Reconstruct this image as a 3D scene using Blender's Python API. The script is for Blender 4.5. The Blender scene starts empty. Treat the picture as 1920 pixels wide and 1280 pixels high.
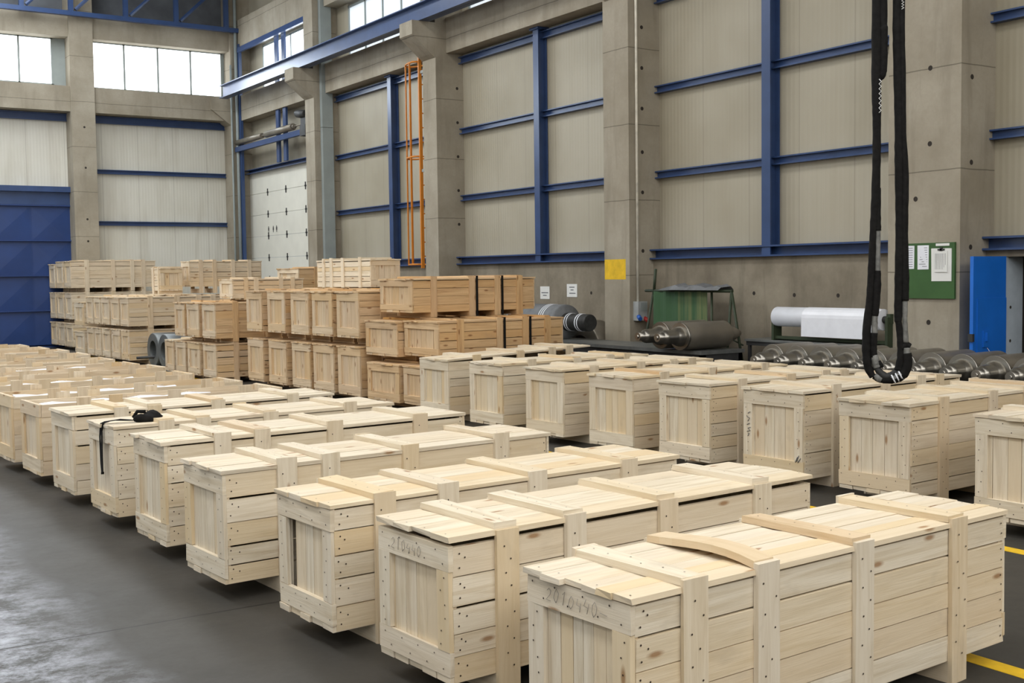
import bpy, math, random
from mathutils import Vector, Matrix

random.seed(11)
scene = bpy.context.scene
C = scene.collection

# ------------------------------------------------------------------ camera
F_PX, PITCH, ROLL, YAW, CAM_H = 2197.66, .0574, -.013, .5774, 1.85
_cy, _sy, _cp, _sp, _cr, _sr = math.cos(YAW), math.sin(YAW), math.cos(PITCH), math.sin(PITCH), math.cos(ROLL), math.sin(ROLL)
_rx = Vector((_cy, -_sy, 0)); _f0 = Vector((_sy, _cy, 0)); _up = Vector((0, 0, 1))
_fwd = _f0*_cp - _up*_sp
_upv = _f0*_sp + _up*_cp
_right = _rx*_cr + _upv*_sr
_top = -_rx*_sr + _upv*_cr
cam_data = bpy.data.cameras.new('camera')
cam_data.sensor_width = 36.0
cam_data.lens = F_PX*36.0/1920.0
cam_data.clip_start = .05; cam_data.clip_end = 200
cam = bpy.data.objects.new('camera', cam_data); C.objects.link(cam)
M = Matrix((_right, _top, -_fwd)).transposed().to_4x4()
M.translation = Vector((0, 0, CAM_H))
cam.matrix_world = M
scene.camera = cam

# ------------------------------------------------------------------ light
scene.view_settings.view_transform = 'Standard'
scene.view_settings.look = 'None'
scene.view_settings.exposure = 0.0
scene.view_settings.gamma = 1.0
world = bpy.data.worlds.new('world'); scene.world = world; world.use_nodes = True
world.node_tree.nodes['Background'].inputs[0].default_value = (.75, .87, 1, 1)
world.node_tree.nodes['Background'].inputs[1].default_value = .4

def area(name, loc, size, energy, color, direction):
    d = bpy.data.lights.new(name, 'AREA'); d.shape = 'RECTANGLE'; d.size, d.size_y = size
    d.energy = energy; d.color = color
    o = bpy.data.objects.new(name, d); C.objects.link(o); o.location = loc
    o.rotation_euler = Vector(direction).to_track_quat('-Z', 'Y').to_euler()
    return o
for (lx, ly, ln, en, col) in ((-8.0, 13.5, 38, 430, (.96, .985, 1.0)), (-1.2, 13.5, 38, 1220, (.98, .99, 1.0)), (5.6, 7.0, 25, 430, (1.0, .985, .96)), (5.6, 26.0, 13, 640, (.92, .97, 1.0))):
    area('roof_fill_lamp', (lx, ly, 10.85), (2.2, ln), en, col, (0, 0, -1))  # unseen roof fill, added for soft light from above and a brighter back wall
area('left_window_light', (-11.7, 23, 5.5), (20, 5.0), 760, (.86, .93, 1.0), (1, .12, -.1))
area('back_window_light', (3.5, 33.2, 7.75), (15, 1.2), 420, (.80, .90, 1.0), (0, -1, -.25))
area('rear_fill_light', (0, -6.7, 6.6), (22, 5.5), 1650, (1.0, .985, .96), (0, 1, -.22))  # added fill from behind the camera; the rear wall has no windows

# ------------------------------------------------------------------ frames
A0 = .0654                                      # the crates stand slightly askew to the hall
CA, SA = math.cos(A0), math.sin(A0)
def cw(x, y, z=0):                              # crate-row frame -> world
    return Vector((x*CA - y*SA, x*SA + y*CA, z))

# ------------------------------------------------------------------ mesh helpers
class MB:
    def __init__(s):
        s.v = []; s.f = []; s.uv = []; s.pid = []; s.tone = []; s.mi = []; s.smooth = []
    def face(s, idx, uvs=None, pid=0, tone=0, mi=0, sm=False):
        s.f.append(idx); s.uv.append(uvs or [(0, 0)]*len(idx)); s.pid.append(pid); s.tone.append(tone); s.mi.append(mi); s.smooth.append(sm)
    def box(s, x0, x1, y0, y1, z0, z1, grain=0, tone=0, jit=0.0, mi=0, pid=None, R=random):
        if pid is None: pid = R.random()
        b = len(s.v)
        P = []
        for x in (x0, x1):
            for y in (y0, y1):
                for z in (z0, z1):
                    P.append([x + R.uniform(-jit, jit), y + R.uniform(-jit, jit), z + R.uniform(-jit, jit)])
        s.v += P
        ou, ov = R.random()*20, R.random()*20
        def uv(i, ax):
            p = P[i]
            if ax == grain:
                o = [a for a in (0, 1, 2) if a != grain]
                return (p[o[0]] + ou, p[o[1]] + ov)
            o = [a for a in (0, 1, 2) if a != grain and a != ax][0]
            return (p[grain] + ou, p[o] + ov)
        for q, ax in (((0, 1, 3, 2), 0), ((4, 6, 7, 5), 0), ((0, 4, 5, 1), 1), ((2, 3, 7, 6), 1), ((0, 2, 6, 4), 2), ((1, 5, 7, 3), 2)):
            s.face([b+i for i in q], [uv(i, ax) for i in q], pid, tone, mi)
    def disc(s, c, n, r, k=6, mi=1):
        n = Vector(n).normalized(); a = n.orthogonal().normalized(); bb = n.cross(a); c = Vector(c)
        b = len(s.v)
        for i in range(k):
            t = 2*math.pi*i/k
            s.v.append(list(c + a*(r*math.cos(t)) + bb*(r*math.sin(t))))
        s.face([b+i for i in range(k)], None, .5, 0, mi)
    def tube(s, pts, r, k=10, mi=0, caps=True, sm=True):
        pts = [Vector(p) for p in pts]; rr = r if isinstance(r, (list, tuple)) else [r]*len(pts)
        b = len(s.v); up = None
        for i, p in enumerate(pts):
            t = (pts[min(i+1, len(pts)-1)] - pts[max(i-1, 0)]).normalized()
            if up is None: up = t.orthogonal().normalized()
            up = (up - t*up.dot(t)).normalized(); w = t.cross(up)
            for j in range(k):
                a = 2*math.pi*j/k
                s.v.append(list(p + up*(rr[i]*math.cos(a)) + w*(rr[i]*math.sin(a))))
        for i in range(len(pts)-1):
            for j in range(k):
                q = [b+i*k+j, b+i*k+(j+1) % k, b+(i+1)*k+(j+1) % k, b+(i+1)*k+j]
                s.face(q, [(i*.1, j/k), (i*.1, (j+1)/k), (i*.1+.1, (j+1)/k), (i*.1+.1, j/k)], .5, 0, mi, sm)
        if caps:
            s.face([b+j for j in range(k)][::-1], None, .5, 0, mi)
            s.face([b+(len(pts)-1)*k+j for j in range(k)], None, .5, 0, mi)
    def lathe(s, prof, axis='x', c=(0, 0, 0), k=32, mi=0, sm=True):
        # prof: list of (along, radius); radius 0 closes the end
        b = len(s.v)
        for a, r in prof:
            for j in range(k):
                t = 2*math.pi*j/k; u, w = r*math.cos(t), r*math.sin(t)
                s.v.append([c[0]+a, c[1]+u, c[2]+w] if axis == 'x' else ([c[0]+w, c[1]+a, c[2]+u] if axis == 'y' else [c[0]+u, c[1]+w, c[2]+a]))
        for i in range(len(prof)-1):
            flat = abs(prof[i][0]-prof[i+1][0]) < 1e-6
            for j in range(k):
                s.face([b+i*k+j, b+i*k+(j+1) % k, b+(i+1)*k+(j+1) % k, b+(i+1)*k+j], None, .5, 0, mi, sm and not flat)
    def poly(s, pts, uvs=None, mi=0, sm=False):
        b = len(s.v); s.v += [list(p) for p in pts]; s.face([b+i for i in range(len(pts))], uvs or [(p[0], p[1]) for p in pts], .5, 0, mi, sm)
    def prism(s, outline, axis, a0, a1, mi=0):
        # outline in the two other axes, extruded along axis
        def mk(o, a):
            return [a, o[0], o[1]] if axis == 0 else ([o[0], a, o[1]] if axis == 1 else [o[0], o[1], a])
        b = len(s.v); n = len(outline)
        s.v += [mk(o, a0) for o in outline] + [mk(o, a1) for o in outline]
        s.face(list(range(b, b+n))[::-1], [(o[0], o[1]) for o in outline], .5, 0, mi)
        s.face(list(range(b+n, b+2*n)), [(o[0], o[1]) for o in outline], .5, 0, mi)
        for i in range(n):
            j = (i+1) % n
            s.face([b+i, b+j, b+n+j, b+n+i], [(0, 0), (1, 0), (1, 1), (0, 1)], .5, 0, mi)
    def mesh(s, name, mats):
        me = bpy.data.meshes.new(name)
        me.from_pydata(s.v, [], s.f)
        for m in mats: me.materials.append(m)
        uvl = me.uv_layers.new(name='UVMap')
        flat = [c for f in s.uv for p in f for c in p]
        uvl.data.foreach_set('uv', flat)
        a = me.attributes.new('pid', 'FLOAT', 'FACE'); a.data.foreach_set('value', s.pid)
        a = me.attributes.new('tone', 'FLOAT', 'FACE'); a.data.foreach_set('value', s.tone)
        me.polygons.foreach_set('material_index', s.mi)
        me.polygons.foreach_set('use_smooth', s.smooth)
        me.update()
        import bmesh
        bm = bmesh.new(); bm.from_mesh(me); bmesh.ops.recalc_face_normals(bm, faces=bm.faces[:]); bm.to_mesh(me); bm.free()
        return me
    def obj(s, name, mats, parent=None, loc=None):
        if not isinstance(mats, (list, tuple)): mats = [mats]
        o = bpy.data.objects.new(name, s.mesh(name, mats)); C.objects.link(o)
        if parent: o.parent = parent
        if loc is not None: o.location = loc
        return o

def tag(o, label=None, cat=None, group=None, kind=None):
    if label: o['label'] = label
    if cat: o['category'] = cat
    if group: o['group'] = group
    if kind: o['kind'] = kind
    return o
def thing(name, label, cat, loc=(0, 0, 0), rotz=0, group=None):
    o = bpy.data.objects.new(name, None); C.objects.link(o); o.location = loc; o.rotation_euler = (0, 0, rotz)
    o.empty_display_size = .1
    return tag(o, label, cat, group)
def struct(o, label=None):
    o['kind'] = 'structure'
    if label: o['label'] = label
    return o

# ------------------------------------------------------------------ materials
def srgb(r, g, b):
    f = lambda c: ((c/255+.055)/1.055)**2.4 if c > 10 else c/255/12.92
    return (f(r), f(g), f(b), 1)
class NT:
    def __init__(s, name):
        s.m = bpy.data.materials.new(name); s.m.use_nodes = True; s.t = s.m.node_tree; s.n = s.t.nodes
        s.b = s.n['Principled BSDF']
    def add(s, t, **k):
        n = s.n.new(t)
        for a, v in k.items(): setattr(n, a, v)
        return n
    def link(s, a, b): s.t.links.new(a, b)
    def math(s, op, a, b=None, clamp=False):
        n = s.add('ShaderNodeMath', operation=op, use_clamp=clamp)
        for i, x in enumerate((a, b)):
            if x is None: continue
            if isinstance(x, (int, float)): n.inputs[i].default_value = x
            else: s.link(x, n.inputs[i])
        return n.outputs[0]
    def mix(s, f, a, b, blend='MIX'):
        n = s.add('ShaderNodeMix', data_type='RGBA', blend_type=blend)
        for i, x in ((0, f), (6, a), (7, b)):
            if isinstance(x, (int, float)): n.inputs[i].default_value = x
            elif isinstance(x, tuple): n.inputs[i].default_value = x
            else: s.link(x, n.inputs[i])
        return n.outputs[2]
    def ramp(s, f, stops):
        n = s.add('ShaderNodeValToRGB'); e = n.color_ramp.elements
        while len(e) < len(stops): e.new(.5)
        for el, (p, c) in zip(e, stops): el.position = p; el.color = c if isinstance(c, tuple) else (c, c, c, 1)
        s.link(f, n.inputs[0]); return n.outputs[0]
    def noise(s, vec, scale, detail=4, rough=.55, dist=0):
        n = s.add('ShaderNodeTexNoise'); n.inputs['Scale'].default_value = scale; n.inputs['Detail'].default_value = detail
        n.inputs['Roughness'].default_value = rough; n.inputs['Distortion'].default_value = dist
        if vec is not None: s.link(vec, n.inputs['Vector'])
        return n.outputs['Fac']
    def mapping(s, vec, scale=(1, 1, 1), loc=(0, 0, 0)):
        n = s.add('ShaderNodeMapping'); n.inputs['Scale'].default_value = scale; n.inputs['Location'].default_value = loc
        s.link(vec, n.inputs['Vector']); return n.outputs[0]
    def coord(s, which='Object'): return s.add('ShaderNodeTexCoord').outputs[which]
    def geo(s): return s.add('ShaderNodeNewGeometry').outputs['Position']
    def attr(s, n): 
        a = s.add('ShaderNodeAttribute', attribute_name=n); return a.outputs['Fac']
    def bump(s, h, strength=.2, dist=.01):
        n = s.add('ShaderNodeBump'); n.inputs['Strength'].default_value = strength; n.inputs['Distance'].default_value = dist
        s.link(h, n.inputs['Height']); s.link(n.outputs[0], s.b.inputs['Normal'])
    def color(s, x):
        if isinstance(x, tuple): s.b.inputs['Base Color'].default_value = x
        else: s.link(x, s.b.inputs['Base Color'])
    def set(s, rough=.6, metal=0, spec=.5):
        s.b.inputs['Roughness'].default_value = rough; s.b.inputs['Metallic'].default_value = metal
        s.b.inputs['Specular IOR Level'].default_value = spec

def simple(name, col, rough=.6, metal=0, spec=.4, mottled=.12, scale=6, bump=0):
    t = NT(name); t.set(rough, metal, spec)
    n = t.noise(t.coord(), scale, 5)
    d = t.ramp(n, [(.3, tuple(c*(1-mottled*2) for c in col[:3])+(1,)), (.7, tuple(min(1, c*(1+mottled)) for c in col[:3])+(1,))])
    t.color(d)
    if bump: t.bump(n, bump)
    return t.m

def make_wood():
    t = NT('pine_wood'); t.set(.72, 0, .18)
    uv = t.coord('UV'); pid = t.attr('pid'); tone = t.attr('tone')
    cmb = t.add('ShaderNodeCombineXYZ'); t.link(t.math('MULTIPLY', pid, 91.7), cmb.inputs[2])
    va = t.add('ShaderNodeVectorMath', operation='ADD'); t.link(uv, va.inputs[0]); t.link(cmb.outputs[0], va.inputs[1]); vec = va.outputs[0]
    g1 = t.noise(t.mapping(vec, (1.6, 26, 1)), 1.0, 5, .6, .7)
    g2 = t.noise(t.mapping(vec, (5, 190, 1)), 1.0, 2, .5, .2)
    g3 = t.noise(t.mapping(vec, (2.2, 4.5, 1)), 1.0, 4, .6, .3)
    wn = t.add('ShaderNodeTexWhiteNoise', noise_dimensions='1D'); t.link(t.math('MULTIPLY', pid, 517.3), wn.inputs['W'])
    w2 = t.add('ShaderNodeTexWhiteNoise', noise_dimensions='1D'); t.link(t.math('MULTIPLY', pid, 211.9), w2.inputs['W'])
    light = t.mix(tone, srgb(226, 215, 194), srgb(206, 160, 92))
    dark = t.mix(tone, srgb(202, 186, 158), srgb(166, 114, 54))
    c = t.mix(t.ramp(g1, [(.42, 0.0), (.72, 1.0)]), light, dark)
    c = t.mix(t.math('MULTIPLY', t.ramp(g2, [(.5, 0.0), (.75, 1.0)]), .28), c, dark)
    # board-to-board differences: some yellower, some greyer, some rosy
    c = t.mix(t.ramp(wn.outputs[0], [(.0, 0.0), (.62, .06), (.86, .5), (1, .75)]), c, t.mix(tone, srgb(218, 194, 152), srgb(188, 138, 78)))
    c = t.mix(t.ramp(w2.outputs[0], [(.55, 0.0), (1.0, .38)]), c, t.mix(tone, srgb(214, 202, 184), srgb(176, 136, 98)))
    # weathered grey smudges
    c = t.mix(t.math('MULTIPLY', t.ramp(g3, [(.60, 0.0), (.82, 1.0)]), .42), c, srgb(150, 136, 118))
    # knots
    vo = t.add('ShaderNodeTexVoronoi', feature='F1', voronoi_dimensions='2D'); vo.inputs['Scale'].default_value = 1; vo.inputs['Randomness'].default_value = 1
    sh_ = t.add('ShaderNodeCombineXYZ'); t.link(t.math('MULTIPLY', pid, 37.1), sh_.inputs[0]); t.link(t.math('MULTIPLY', pid, 53.3), sh_.inputs[1])
    vb = t.add('ShaderNodeVectorMath', operation='ADD'); t.link(t.mapping(uv, (2.6, 8.0, 1)), vb.inputs[0]); t.link(sh_.outputs[0], vb.inputs[1]); t.link(vb.outputs[0], vo.inputs['Vector'])
    sep = t.add('ShaderNodeSeparateColor'); t.link(vo.outputs['Color'], sep.inputs[0])
    on = t.math('GREATER_THAN', sep.outputs[0], t.math('SUBTRACT', .80, t.math('MULTIPLY', tone, .25)))
    k = t.math('MULTIPLY', t.ramp(vo.outputs['Distance'], [(.05, 1.0), (.13, 0.0)]), on)
    c = t.mix(t.math('MULTIPLY', k, .8), c, t.mix(tone, srgb(150, 108, 66), srgb(110, 66, 34)))
    t.color(c)
    t.bump(t.math('ADD', g2, t.math('MULTIPLY', g1, .6)), .22, .004)
    return t.m
WOOD = make_wood()
NAIL = simple('nail_head', srgb(70, 58, 48), .6, .4)

def make_concrete(name, base, stain, seam=0.0):
    t = NT(name); t.set(.85, 0, .2)
    p = t.geo()
    n1 = t.noise(p, .9, 6, .6); n2 = t.noise(t.mapping(p, (3.5, 3.5, .45)), 1, 5, .6, .4); n3 = t.noise(p, 22, 4, .7)
    c = t.mix(t.ramp(n1, [(.35, 0.0), (.7, 1.0)]), base, stain)
    c = t.mix(t.math('MULTIPLY', t.ramp(n2, [(.52, 0.0), (.78, 1.0)]), .5), c, tuple(x*.55 for x in stain[:3])+(1,))
    c = t.mix(t.math('MULTIPLY', t.ramp(n3, [(.4, 0.0), (.75, 1.0)]), .22), c, tuple(x*.6 for x in base[:3])+(1,))
    if seam:
        sx = t.add('ShaderNodeSeparateXYZ'); t.link(p, sx.inputs[0])
        w = t.math('ADD', sx.outputs[2], t.math('MULTIPLY', n1, .05))
        fr = t.math('FRACT', t.math('DIVIDE', w, seam))
        ln = t.math('LESS_THAN', t.math('ABSOLUTE', t.math('SUBTRACT', fr, .5)), .006)
        c = t.mix(t.math('MULTIPLY', ln, .55), c, srgb(70, 64, 56))
    t.color(c); t.bump(n3, .25, .006)
    return t.m
CONC = make_concrete('cast_concrete', srgb(168, 160, 144), srgb(142, 133, 116), 1.22)
CONC_WALL = make_concrete('low_wall_concrete', srgb(150, 141, 124), srgb(106, 97, 83))
HOLE = simple('dark_hole', srgb(52, 46, 40), .9)

def make_cladding(name, ca, cb):
    t = NT(name); t.set(.5, 0, .35)
    p = t.geo(); sx = t.add('ShaderNodeSeparateXYZ'); t.link(p, sx.inputs[0])
    h = t.math('ADD', sx.outputs[0], sx.outputs[1])
    rib = t.math('SINE', t.math('MULTIPLY', h, 2*math.pi/.083))
    fr = t.math('FRACT', t.math('DIVIDE', h, 1.0)); seam = t.math('LESS_THAN', t.math('ABSOLUTE', t.math('SUBTRACT', fr, .5)), .008)
    n1 = t.noise(t.mapping(p, (2.2, 2.2, .25)), 1, 5, .6, .5); n2 = t.noise(p, .5, 3)
    c = t.mix(t.ramp(n2, [(.35, 0.0), (.7, 1.0)]), ca, cb)
    c = t.mix(t.math('MULTIPLY', t.ramp(n1, [(.5, 0.0), (.8, 1.0)]), .42), c, srgb(158, 148, 126))
    c = t.mix(t.math('MULTIPLY', seam, .35), c, srgb(120, 112, 98))
    c = t.mix(t.math('MULTIPLY', t.ramp(rib, [(.0, 0.0), (1.0, 1.0)]), .06), c, srgb(150, 143, 126))
    t.color(c); t.bump(rib, .12, .01)
    return t.m
CLAD = make_cladding('ribbed_cladding', srgb(174, 167, 149), srgb(157, 149, 129))
CLAD_BACK_LIT = make_cladding('window_lit_cladding', srgb(218, 216, 206), srgb(206, 203, 190))  # same cladding made whiter: window light on the back wall put in
GABLE = simple('grey_gable_panel', srgb(104, 108, 114), .7, 0, .3, .2, 1.2)
DIMWALL = simple('grey_wall', srgb(128, 126, 120), .8)
BLUE = simple('blue_gloss_paint', srgb(52, 74, 116), .3, 0, .5, .08, 3)
BLUE_DOOR = simple('blue_door_paint', srgb(32, 60, 114), .4, 0, .5, .1, 1.2)
CAB_BLUE = simple('cabinet_blue_paint', srgb(30, 108, 204), .3, 0, .5, .08, 2)
GREYDOOR = simple('white_door_panel', srgb(222, 220, 208), .45, 0, .4, .03, 2)
DUCT = simple('grey_painted_steel', srgb(150, 158, 156), .5, 0, .4, .05, 3)
ORANGE = simple('orange_paint', srgb(208, 128, 40), .45, 0, .4, .06, 5)
STEEL = simple('turned_steel', srgb(158, 154, 146), .3, .95, .5, .08, 4)
DULL_STEEL = simple('dull_mill_steel', srgb(140, 133, 121), .45, .55, .4, .12, 3)
DARK_STEEL = simple('dark_steel', srgb(62, 62, 62), .55, .3, .4, .2, 4)
BENCH_TOP = simple('worn_bench_steel', srgb(118, 120, 118), .4, .4, .4, .15, 5)
BLACK = simple('black_fabric', srgb(24, 23, 22), .85, 0, .2, .25, 30, .3)
RUBBER = simple('dark_rubber', srgb(50, 50, 49), .6, 0, .3, .2, 12)
TAPE = simple('grey_tape', srgb(120, 120, 116), .5, 0, .4, .25, 18)
WHITE = simple('white_plastic_film', srgb(232, 234, 240), .35, 0, .4, .03, 6)
PAPER = simple('white_paper', srgb(226, 226, 222), .7, 0, .2, .02, 6)
INK = simple('printed_ink', srgb(96, 98, 102), .8)
PENCIL = simple('pencil_mark', srgb(158, 150, 140), .8)
GREEN = simple('green_painted_board', srgb(62, 96, 52), .55, 0, .3, .1, 2)
FRAME_GREEN = simple('dark_green_frame', srgb(52, 62, 44), .55, 0, .3, .15, 4)
YELLOW = simple('yellow_paint', srgb(226, 184, 38), .6, 0, .3, .1, 8)
SLEEVE = simple('sleeve_steel', srgb(118, 122, 122), .45, .5, .4, .15, 3)
LIT_GREY = simple('lit_grey_board', srgb(176, 186, 194), .6, 0, .3, .06, 5)  # pale from daylight through the open door, put into the colour
BLUEBOX = simple('blue_carton', srgb(44, 62, 140), .6)
TARP = simple('grey_tarpaulin', srgb(112, 114, 116), .6, 0, .3, .15, 6)
SOCKET_GREY = simple('socket_grey', srgb(170, 174, 174), .5)
RED = simple('socket_red', srgb(170, 50, 46), .5)
BLUEPLUG = simple('socket_blue', srgb(46, 96, 180), .5)
CONDUIT = simple('conduit_cream', srgb(236, 230, 214), .5)

def make_curtain():
    t = NT('green_curtain'); t.set(.55, 0, .3)
    o = t.coord(); sx = t.add('ShaderNodeSeparateXYZ'); t.link(o, sx.inputs[0])
    n = t.noise(t.mapping(o, (1, 18, .3)), 1, 4, .6)
    m = t.math('MULTIPLY', t.math('LESS_THAN', sx.outputs[1], 1.15), t.ramp(n, [(.42, 0.0), (.62, 1.0)]))
    c = t.mix(t.math('MULTIPLY', m, .5), srgb(60, 90, 60), srgb(128, 128, 84))
    t.color(c); return t.m
CURTAIN = make_curtain()

def make_floor():
    t = NT('worn_concrete_floor'); p = t.geo()
    sx = t.add('ShaderNodeSeparateXYZ'); t.link(p, sx.inputs[0])
    n1 = t.noise(p, .55, 6, .6, .4); n2 = t.noise(t.mapping(p, (3.2, 3.8, 1)), 1.0, 11, .8, .1); n3 = t.noise(p, 14, 6, .7)
    c = t.mix(t.ramp(n1, [(.3, 0.0), (.7, 1.0)]), srgb(52, 50, 46), srgb(63, 60, 55))
    c = t.mix(t.math('MULTIPLY', t.ramp(n3, [(.35, 0.0), (.8, 1.0)]), .35), c, srgb(46, 44, 40))
    # dusty, worn track along the left aisle: bluish window reflection painted in with the wear
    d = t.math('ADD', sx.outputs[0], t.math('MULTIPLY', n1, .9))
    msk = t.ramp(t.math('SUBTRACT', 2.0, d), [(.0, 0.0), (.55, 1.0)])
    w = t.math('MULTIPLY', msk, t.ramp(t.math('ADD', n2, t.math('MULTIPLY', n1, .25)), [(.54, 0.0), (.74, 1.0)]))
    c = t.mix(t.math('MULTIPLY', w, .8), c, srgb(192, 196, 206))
    # expansion joints
    def joint(comp, off, sp):
        fr = t.math('FRACT', t.math('DIVIDE', t.math('SUBTRACT', comp, off - sp/2), sp))
        return t.math('LESS_THAN', t.math('ABSOLUTE', t.math('SUBTRACT', fr, .5)), .0015)
    j = t.math('MAXIMUM', joint(sx.outputs[1], 6.27, 4.57), joint(sx.outputs[0], 3.6, 4.57))
    c = t.mix(t.math('MULTIPLY', j, .92), c, srgb(20, 19, 18))
    t.color(c)
    r = t.math('ADD', .42, t.math('MULTIPLY', n2, .3)); t.link(r, t.b.inputs['Roughness'])
    t.b.inputs['Specular IOR Level'].default_value = .35
    t.bump(n3, .08, .004)
    return t.m
FLOOR = make_floor()

def make_pane(name, col, e):
    t = NT(name); t.color((.8, .85, .9, 1)); t.set(.15, 0, .5)
    t.b.inputs['Emission Color'].default_value = col; t.b.inputs['Emission Strength'].default_value = e
    return t.m
PANE = make_pane('bright_daylight_pane', (.93, .97, 1, 1), 3.2)
PANE_DIM = make_pane('hazy_pane', (.85, .93, 1, 1), .5)
ROOF_FILL_PANE = make_pane('roof_fill_pane', (1, .98, .95, 1), 2.0)

# ------------------------------------------------------------------ the hall
WX, BY = 12.65, 34.0                       # cladding planes of the right and the back wall
m = MB(); m.box(-12.3, 13.2, -7.2, 35, -.25, 0); struct(m.obj('floor', FLOOR))
m = MB(); m.box(-12.3, 13.2, -7.2, 35, 11.0, 11.2); struct(m.obj('ceiling', DIMWALL))
m = MB(); m.box(-12.3, -12.0, -7.2, 35, 0, 11); struct(m.obj('wall_left', DIMWALL))
m = MB(); m.box(-12.0, 13.0, -7.3, -7.0, 0, 11); struct(m.obj('wall_rear', DIMWALL))
m = MB(); m.box(12.5, 12.95, -7, 7.6, 0, 2.06); m.box(12.5, 12.95, 8.7, 27.0, 0, 2.06); m.box(12.5, 12.95, 7.6, 8.7, 1.98, 2.06)
for hy, hz in ((11.0, 1.5), (11.8, 1.5), (12.6, 1.52), (16.6, 1.5), (12.3, .75), (10.4, .8), (13.4, 1.56)): m.disc((12.4985, hy, hz), (-1, 0, 0), .03, 10)
struct(m.obj('wall_right_base', [CONC_WALL, HOLE]))
m = MB(); m.box(12.9, 13.1, 7.4, 8.9, 0, 2.1); struct(m.obj('wall_right_recess', HOLE))
m = MB(); m.box(WX, 12.85, -7, 27.4, 2.06, 6.5); m.box(WX, 12.85, 27.4, 34, 4.95, 6.5); m.box(WX, 12.85, -7, 34, 9.2, 11); struct(m.obj('wall_right', CLAD))
m = MB(); m.box(8.2, 12.65, BY, 34.2, 0, 6.6); m.box(-12, 7.6, BY, 34.2, 4.4, 6.6); m.box(-12, -3.4, BY, 34.2, 0, 4.4); struct(m.obj('wall_back', CLAD_BACK_LIT))
m = MB(); m.box(-12, 13, BY, 34.2, 9.0, 11); struct(m.obj('wall_back_gable', GABLE))
for y0, y1 in ((27.85, 33.3), (21.7, 27.15), (15.56, 21.15), (9.76, 14.84), (3.2, 8.72), (-3.0, 2.6)):
    m = MB(); m.box(12.25, 12.8, y0, y1, 6.40, 7.12); struct(m.obj('concrete_beam', CONC))
    m = MB(); m.box(12.25, 12.8, y0, y1, 8.52, 9.3); struct(m.obj('concrete_beam', CONC))
m = MB(); m.box(-12, 12.3, 33.45, 33.98, 6.42, 7.1); struct(m.obj('concrete_beam', CONC))
m = MB(); m.box(-12, 12.3, 33.45, 33.98, 8.42, 9.05); struct(m.obj('concrete_beam', CONC))

def column(x0, x1, y0, y1, corbel=False, holes=(), z1=11.0):
    m = MB(); m.box(x0, x1, y0, y1, 0, z1)
    for (p, n) in holes: m.disc(p, n, .032, 10)
    if corbel:
        ym = (y0+y1)/2; w = .27
        m.prism([(x0+.02, 6.28), (x0-.1, 6.36), (11.47, 6.72), (11.47, 7.0), (x0+.02, 7.0)], 1, ym-w, ym+w)
    return struct(m.obj('column', [CONC, HOLE]))
def hl(y, zs): return [((12.45, y-.0015, z), (0, -1, 0)) for z in zs]
cols = [(33.4, 34.0), (27.3, 27.85), (21.15, 21.7), (14.9, 15.56), (8.72, 9.76), (2.6, 3.2), (-3.6, -3.0)]
column(12.05, WX, 33.3, 33.98, True)
column(12.0, WX, 27.3, 27.85, True)
column(12.0, WX, 21.15, 21.7, True, [((12.5, 21.1485, z), (0, -1, 0)) for z in (2.2, 2.9, 3.6, 4.3, 5.0, 5.7)])
column(12.0, WX, 14.9, 15.56, True, [((12.28, 14.8985, z), (0, -1, 0)) for z in (1.3, 2.2, 3.15, 3.8, 4.5, 5.15, 5.8)])
column(12.0, WX, 8.72, 9.76, True, [((12.2, 8.7185, z), (0, -1, 0)) for z in (2.1, 3.1, 4.1, 5.1)] + [((11.9985, 9.15, z), (-1, 0, 0)) for z in (.55, 1.2, 3.35, 4.25, 5.1)] + [((11.9985, 9.35, z), (-1, 0, 0)) for z in (2.7,)])
column(12.0, WX, 2.6, 3.2, True); column(12.0, WX, -3.6, -3.0, True)
m = MB(); m.box(7.57, 8.2, 33.35, 34.1, 0, 11)
for z in (1.9, 2.9, 3.5, 4.9, 6.0): m.disc((7.9, 33.3485, z), (0, -1, 0), .03, 10)
struct(m.obj('column', [CONC, HOLE]))
column(.9, 1.5, 33.35, 34.1); column(-6, -5.4, 33.35, 34.1)

# yellow band painted on the column
m = MB(); m.box(11.998, 12.0, 15.0, 15.555, 1.74, 2.07); struct(m.obj('trim_1', YELLOW))

# steel girts and posts (blue)
def channel_y(y0, y1, z0, z1, x=WX, d=.11):
    m = MB(); m.box(x-d, x, y0, y1, z1-.02, z1); m.box(x-d, x, y0, y1, z0, z0+.02); m.box(x-.05, x-.04, y0, y1, z0, z1)
    return struct(m.obj('wall_girt', BLUE))
bays = [(21.7, 27.3), (15.56, 21.15), (9.76, 14.9), (3.2, 8.72), (-3, 2.6)]
for y0, y1 in bays:
    for z in (3.44, 4.82):
        channel_y(y0, y1, z-.06, z+.06)
    channel_y(y0, y1, 6.20, 6.34)
    m = MB(); m.box(12.42, WX, y0, y1, 2.2, 2.225); m.box(12.42, WX, y0, y1, 2.06, 2.085); m.box(12.55, 12.56, y0, y1, 2.06, 2.22)
    struct(m.obj('wall_girt', BLUE))
    ym = {21.7: 24.1, 15.56: 18.17, 9.76: 12.3, 3.2: 6.0}.get(y0, (y0+y1)/2)
    m = MB()
    m.box(12.44, 12.46, ym-.085, ym+.085, 2.06, 6.40); m.box(12.62, 12.64, ym-.085, ym+.085, 2.06, 6.40); m.box(12.46, 12.62, ym-.006, ym+.006, 2.06, 6.40)
    m.box(12.4, 12.66, ym-.14, ym+.14, 6.36, 6.40)
    struct(m.obj('wall_post', BLUE))
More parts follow.
